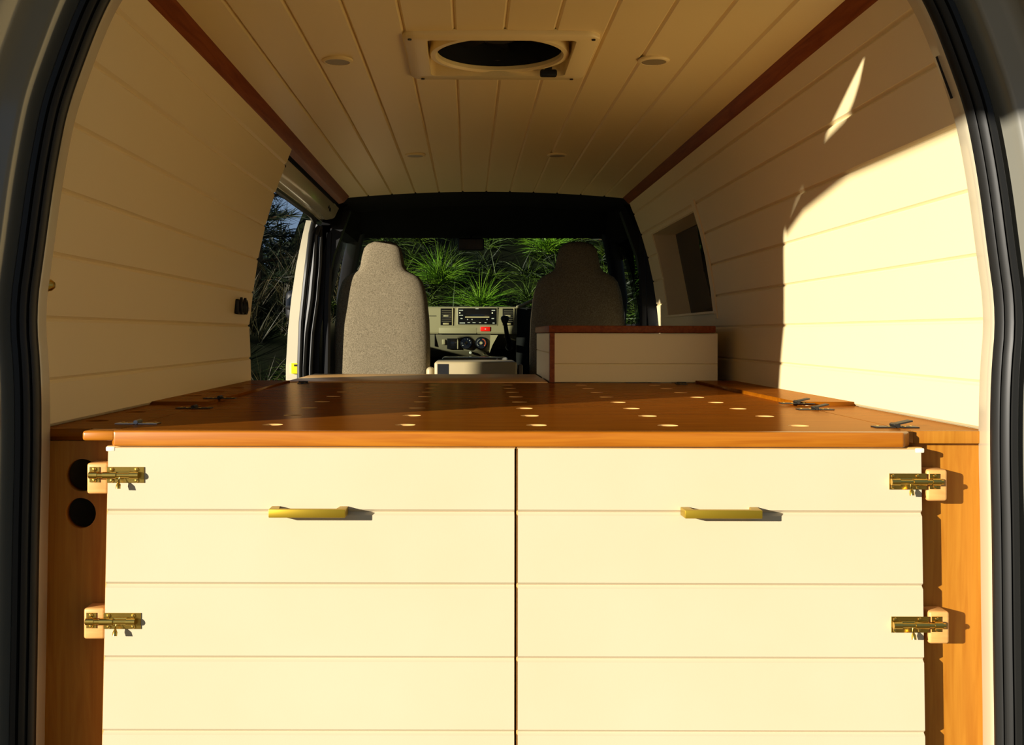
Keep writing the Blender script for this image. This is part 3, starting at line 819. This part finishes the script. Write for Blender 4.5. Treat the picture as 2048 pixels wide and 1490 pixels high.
# radio
bz = dbox('radio', 913.5, 614.5, 995, 651, .006, 'dash_plastic', dash, .002, .02)
bz['label'] = 'black car radio in the middle of the dashboard'
dbox('radio_face', 916, 616.5, 992.5, 649, .009, 'black_gloss', bz, .0015, .01)
dbox('disc_slot', 930, 633, 978.5, 635.5, .0105, 'tray_plastic', bz, 0, .004)
for (px, py, r) in ((919.5, 626, 1.5), (984.5, 626, 1.5)):
    (x, z) = dp(px, py); lathe('lamp_dot', [(.0, -.0015), (r * YDASH / F, -.001), (r * YDASH / F, .002), (.0, .002)], (x, YDASH - .0095, z), 'white_plastic', bz, axis='y', n=10)
for (a, b, c, d) in ((918, 620, 926, 621.5), (918, 630, 926, 631.5), (921, 636, 925, 638), (919, 645, 930, 647), (935, 644.5, 940, 646), (945, 644.5, 951, 646), (958, 644.5, 962, 646), (969, 644.5, 973, 646), (985, 645, 989, 647), (983, 620, 990, 621.5), (983, 636, 988, 638), (934, 638, 936, 640), (943, 638, 945, 640), (973, 638, 975, 640), (951, 616.9, 957, 618)):
    dbox('radio_print', a, b, c, d, .0098, 'grey_print', bz, 0, .003)
hz = dbox('hazard_button', 961, 653.5, 980.5, 662.5, .009, 'red_button', dash, .002, .012)
dbox('hazard_mark', 969.5, 657, 972, 659, .0096, 'grey_print', hz, 0, .002)
dbox('ash_tray', 878, 655.5, 953, 667, .005, 'dash_plastic', dash, .0012, .012)
dbox('tray_shadow_gap', 877, 654.5, 954, 668, .0022, 'black_plastic', dash, 0, .006)
# heater controls on the lower panel
def lbox(nm, a, b, c, d, proud, m, parent, bev=.001, depth=.02):
    (xa, za), (xb, zb) = dp(a, d), dp(c, b)
    bm = bmesh.new(); abox(bm, xa, xb, YDASH + .016 - proud, YDASH + .016 - proud + depth, za, zb, bev)
    return obj(nm, bm, m, parent, smooth=True)
lbox('switch', 884, 679, 890, 689, .006, 'dash_plastic', dash)
lbox('switch_gap', 869, 669, 870, 693, .006, 'black_plastic', dash, 0)
lbox('blank_panel', 894, 677, 915, 698, .008, 'black_gloss', dash)
lbox('blank_rim', 914.5, 676, 916.5, 698, .011, 'dash_plastic', dash)
for i, px in enumerate((932.5, 962.5)):
    x, z = dp(px, 686)
    yc = YDASH + .012
    dl = lathe('heater_dial', [(.0, -.012), (.029, -.012), (.033, -.008), (.034, .01), (.0, .01)], (x, yc, z), 'black_gloss', dash, axis='y', n=28)
    lathe('dial_cap', [(.0, -.022), (.007, -.022), (.009, -.012), (.0, -.012)], (x, yc, z), 'dash_plastic', dl, axis='y', n=14)
    for k in range(8 if i == 0 else 7):
        a = math.radians(-35 + k * 36) if i == 0 else math.radians(-40 + k * 18)
        r = .022
        cxx, czz = x + r * math.cos(a), z + r * math.sin(a)
        lathe('dial_mark', [(.0, -.0135), (.0026, -.0135), (.0026, -.011), (.0, -.011)], (cxx, yc, czz), 'grey_print' if i == 0 else 'orange_print', dl, axis='y', n=6)
    if i == 1:
        for k in range(6):
            a = math.radians(120 + k * 20); lathe('dial_mark', [(.0, -.0135), (.002, -.0135), (.002, -.011), (.0, -.011)], (x + .022 * math.cos(a), yc, z + .022 * math.sin(a)), 'grey_print', dl, axis='y', n=6)
for (px, py, r, m) in ((941, 705.5, 3.0, 'grey_print'), (969, 707, 3.2, 'tray_plastic')):
    x, z = dp(px, py); lathe('socket_cap', [(.0, -.02), (r * .0022, -.018), (r * .0026, .0), (.0, .0)], (x, YDASH + .03, z), m, dash, axis='y', n=12)
# low console under the heater panel
bm = bmesh.new(); xa, za = at(884, 722, 5.1); xb, zb = at(1016, 714, 5.1)
abox(bm, xa, xb, 5.06, 5.34, za - .1, zb, .012, 3); con = obj('console_tray', bm, 'van_shade_and_grey', dash, smooth=True)
x, z = at(994.5, 719, 5.05); lathe('console_button', [(.0, -.006), (.004, -.005), (.005, 0), (.0, .0)], (x, 5.06, z), 'steel', con, axis='y', n=12)
# gear lever
gl = thing('gear_lever', 'black gear lever standing out of the dashboard right of the radio', 'lever')
xa, za = at(1010, 636, 5.22); xb, zb = at(1016, 664, 5.3)
loft('knob', [(xa, 5.22, za - .03, .010, .010), (xa - .001, 5.22, za - .018, .016, .016), (xa - .001, 5.22, za - .004, .021, .02), (xa, 5.22, za + .006, .020, .019), (xa, 5.22, za + .011, .012, .012)], 'black_plastic', gl, p=2.2)
tube('stalk', [(xa, 5.22, za - .02), (xa + .012, 5.27, zb - .02), (xa + .03, 5.40, zb - .06), (xa + .035, 5.60, zb - .08)], [.010, .012, .016, .02], 'black_plastic', gl)
# steering wheel, mostly hidden by the driver seat
sw = thing('steering_wheel', 'black steering wheel in front of the dark right cab seat', 'steering wheel', None, (.42, 5.22, 1.36))
c = [(.175 * math.cos(2 * math.pi * k / 36), .06 * math.sin(2 * math.pi * k / 36), .165 * math.sin(2 * math.pi * k / 36)) for k in range(36)]
tube('rim', c, .013, 'black_plastic', sw, n=8, closed=True)
loft('hub', [(0, 0, -.06, .05, .02), (0, 0, -.04, .07, .03), (0, .01, .03, .06, .03), (0, .01, .05, .03, .02)], 'black_plastic', sw)
for s in (-1, 1): tube('spoke', [(s * .04, 0, 0), (s * .17, 0, .0)], .012, 'black_plastic', sw, n=8)
tube('column', [(0, .02, -.02), (0, .25, -.12)], .035, 'black_plastic', sw, n=10)
# inside mirror
mr = thing('inside_mirror', 'dark rear-view mirror hanging from the windscreen header', 'mirror')
YM = 5.52
xa, za = at(915, 501, YM); xb, zb = at(968, 476, YM)
bm = bmesh.new(); abox(bm, xa, xb, YM, YM + .03, za, zb, .011, 3); obj('housing', bm, 'black_plastic', mr, smooth=True)
bm = bmesh.new(); abox(bm, xa + .006, xb - .006, YM - .002, YM + .004, za + .006, zb - .006, .0008); obj('mirror_glass', bm, 'black_gloss', mr)
tube('stem', [((xa + xb) / 2, YM + .02, zb - .01), ((xa + xb) / 2, YM + .05, zb + .03), ((xa + xb) / 2, YM + .06, 1.875)], .008, 'black_plastic', mr)

# ---------------------------------------------------------------- vegetation
def ablade(bm, base, d, L, wd, droop, seg=3):
    d = Vector(d).normalized(); p = Vector(base)
    side = d.cross(Vector((random.uniform(-1, 1), random.uniform(-1, 1), random.uniform(-.3, .3))))
    if side.length < 1e-3: side = Vector((1, 0, 0))
    side.normalize()
    prev = None
    for i in range(seg + 1):
        t = i / seg; ww = wd * (1 - t * .92)
        if i == seg:
            tip = bm.verts.new(p); bm.faces.new((prev[0], prev[1], tip)); break
        cur = (bm.verts.new(p - side * ww), bm.verts.new(p + side * ww))
        if prev: bm.faces.new((prev[0], prev[1], cur[1], cur[0]))
        prev = cur
        d = (d + Vector((0, 0, -droop))).normalized()
        p = p + d * (L / seg)
def atuft(bm, c, n, L, wd, up=.7, droop=.18, spread=1.0):
    for _ in range(n):
        a = random.uniform(0, 2 * math.pi); r = random.random() ** .6 * spread
        d = (math.cos(a) * r, math.sin(a) * r, up + random.uniform(-.25, .3))
        b = Vector(c) + Vector((random.uniform(-.03, .03), random.uniform(-.03, .03), random.uniform(-.03, .05)))
        ablade(bm, b, d, L * random.uniform(.6, 1.1), wd * random.uniform(.7, 1.2), droop * random.uniform(.4, 1.5))
# bank rising in front of the van
def bank_h(x, y):
    t = max(0.0, (y - 7.3) / 2.6)
    crest = 3.3 if x > -1.5 else max(.6, 3.3 - (-1.5 - x) * 3.2)
    return min(crest, t * 2.4) + .05 * math.sin(x * 5) * math.sin(y * 4) - .02
bm = bmesh.new()
G = {}
for i in range(41):
    for j in range(21):
        x = -7 + i * .45; y = 7.2 + j * .35; G[i, j] = bm.verts.new((x, y, bank_h(x, y)))
for i in range(40):
    for j in range(20): bm.faces.new((G[i, j], G[i + 1, j], G[i + 1, j + 1], G[i, j + 1]))
struct(obj('bank', bm, 'soil'), 'dark overgrown bank in front of the van')
# tufts one can pick out through the windscreen
def on_ray(px, py):
    "where the line of sight through a windscreen pixel meets the bank"
    y = 7.3
    while y < 12:
        x, z = at(px, py, y)
        if z <= bank_h(x, y): break
        y += .02
    return Vector((x, y, z))
for (px, py, n, L, m, lab) in ((962, 612, 260, .36, 'needle_bright', 'bright green needle tuft seen just above the radio through the windscreen'),
                               (880, 560, 300, .40, 'needle_bright', 'large bright green needle tuft right of the sunlit seat'),
                               (1095, 500, 260, .34, 'needle_bright', 'yellow green needle tuft high on the right of the windscreen'),
                               (840, 480, 240, .34, 'needle_mid', 'dull green needle tuft high on the left of the windscreen'),
                               (1055, 600, 160, .28, 'needle_mid', 'small green needle tuft low on the right beside the dark seat')):
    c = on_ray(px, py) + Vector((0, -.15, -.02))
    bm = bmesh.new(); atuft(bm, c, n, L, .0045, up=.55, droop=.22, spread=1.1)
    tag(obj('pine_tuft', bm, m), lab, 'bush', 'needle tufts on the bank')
bm = bmesh.new()
for k in range(170):
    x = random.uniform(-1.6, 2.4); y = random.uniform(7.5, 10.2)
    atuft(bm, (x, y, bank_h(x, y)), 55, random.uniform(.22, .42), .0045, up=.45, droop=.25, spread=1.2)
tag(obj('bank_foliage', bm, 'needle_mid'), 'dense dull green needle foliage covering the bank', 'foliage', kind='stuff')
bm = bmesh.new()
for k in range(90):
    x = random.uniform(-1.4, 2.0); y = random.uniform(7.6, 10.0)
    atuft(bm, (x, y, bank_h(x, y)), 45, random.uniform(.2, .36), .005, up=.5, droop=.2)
tag(obj('shade_foliage', bm, 'needle_dark'), 'dark foliage between the green tufts on the bank, shade painted into its needles', 'foliage', kind='stuff')  # dark tufts painted as the shade between the green ones
# dry grass and dark growth seen through the sliding door
bm = bmesh.new()
for k in range(120):
    x = random.uniform(-3.0, -1.1); y = random.uniform(6.6, 9.4)
    atuft(bm, (x, y, max(0, bank_h(x, y))), 26, random.uniform(.3, .6), .005, up=1.0, droop=.15, spread=.7)
tag(obj('dry_grass', bm, 'grass_dry'), 'dry brown grass beyond the sliding door', 'grass', kind='stuff')

def pine(x, y, h, label, m='needle_dark', nb=46, rad=1.1, z0=.4):
    t = thing('pine_tree', label, 'tree', 'pines around the van', (x, y, 0))
    tube('trunk', [(0, 0, 0), (.03, .02, h * .4), (-.02, .03, h * .75), (0, 0, h)], [.11, .08, .05, .015], 'trunk_bark', t, n=8)
    bmb = bmesh.new(); bmn = bmesh.new()
    for k in range(nb):
        f = (k + .5) / nb; z = z0 + (h - z0) * f
        a = k * 2.399 + random.uniform(-.3, .3); L = rad * (1 - f * .65) * random.uniform(.7, 1.1)
        pts = []
        for i in range(6):
            u = i / 5; pts.append(Vector((math.cos(a) * L * u, math.sin(a) * L * u, z + .28 * L * u - .15 * L * u * u)))
        atube(bmb, pts, [.018 * (1 - .8 * i / 5) for i in range(6)], 5)
        for i in range(1, 6):
            for q in range(26):
                d = Vector((math.cos(a), math.sin(a), .3)) * random.uniform(.1, .9) + Vector((random.uniform(-.8, .8), random.uniform(-.8, .8), random.uniform(-.4, .7)))
                u = random.random(); b = pts[i - 1].lerp(pts[i], u)
                ablade(bmn, b, d, random.uniform(.14, .26), .0038, .12, 2)
    obj('branches', bmb, 'trunk_bark', t); o = obj('needles', bmn, m, t); o['kind'] = 'stuff'
    return t
pine(-2.55, 9.6, 4.2, 'dark pine tree seen against the sky through the sliding door')
pine(-3.1, 11.2, 4.6, 'dark pine standing furthest back beyond the sliding door', nb=80, rad=1.3, z0=.2)
pine(-1.98, 9.3, 3.6, 'dark pine closest to the front left jamb of the van', nb=44, rad=.8)
pine(1.9, 9.0, 4.2, 'dark pine beyond the right cab window', nb=40)

pine(-6.3, 5.6, 6.0, 'unseen large pine added left of the van to shade the growth beyond the sliding door', nb=70, rad=1.6)  # added out of view to darken the growth past the sliding door
big = thing('shade_trunk', 'unseen thick trunk added left of the van to shade the right cab seat', 'tree', None, (-3.2, 1.745, 0))  # added out of view to keep the sun off the right cab seat
tube('trunk', [(0, 0, 0), (.02, 0, .6), (0, .02, 1.8), (.02, 0, 3.2), (.0, .0, 4.5)], [.30, .24, .22, .21, .19], 'trunk_bark', big, n=14)
for k in range(5):
    a = k * 1.3; tube('broken_branch', [(math.cos(a) * .15, math.sin(a) * .15, 3.3 + k * .2), (math.cos(a) * .5, math.sin(a) * .5, 3.45 + k * .2)], [.03, .012], 'trunk_bark', big, n=6)

def shrub(x, y, h, rad, label, n=420):
    t = thing('dark_shrub', label, 'shrub', 'dark shrubs left of the bank', (x, y, 0))
    tube('stem', [(0, 0, 0), (.02, .01, h * .5), (0, 0, h * .9)], [.04, .03, .01], 'trunk_bark', t, n=6)
    bm = bmesh.new()
    for k in range(n):
        z = random.random() * h; a = random.uniform(0, 6.283); q = rad * math.sqrt(random.random()) * (1 - .35 * z / h)
        atuft(bm, (math.cos(a) * q, math.sin(a) * q, z), 9, .3, .010, up=.5, droop=.2, spread=1.2)
    o = obj('foliage', bm, 'needle_dark', t); o['kind'] = 'stuff'
shrub(-3.7, 12.8, 3.3, 1.1, 'dark dense shrub at the far left behind the pines', 600)
shrub(-2.72, 12.3, 2.75, .85, 'dark dense shrub in the middle behind the pines', 620)
shrub(-1.95, 11.9, 2.35, .75, 'dark dense shrub low behind the pine nearest the jamb', 520)
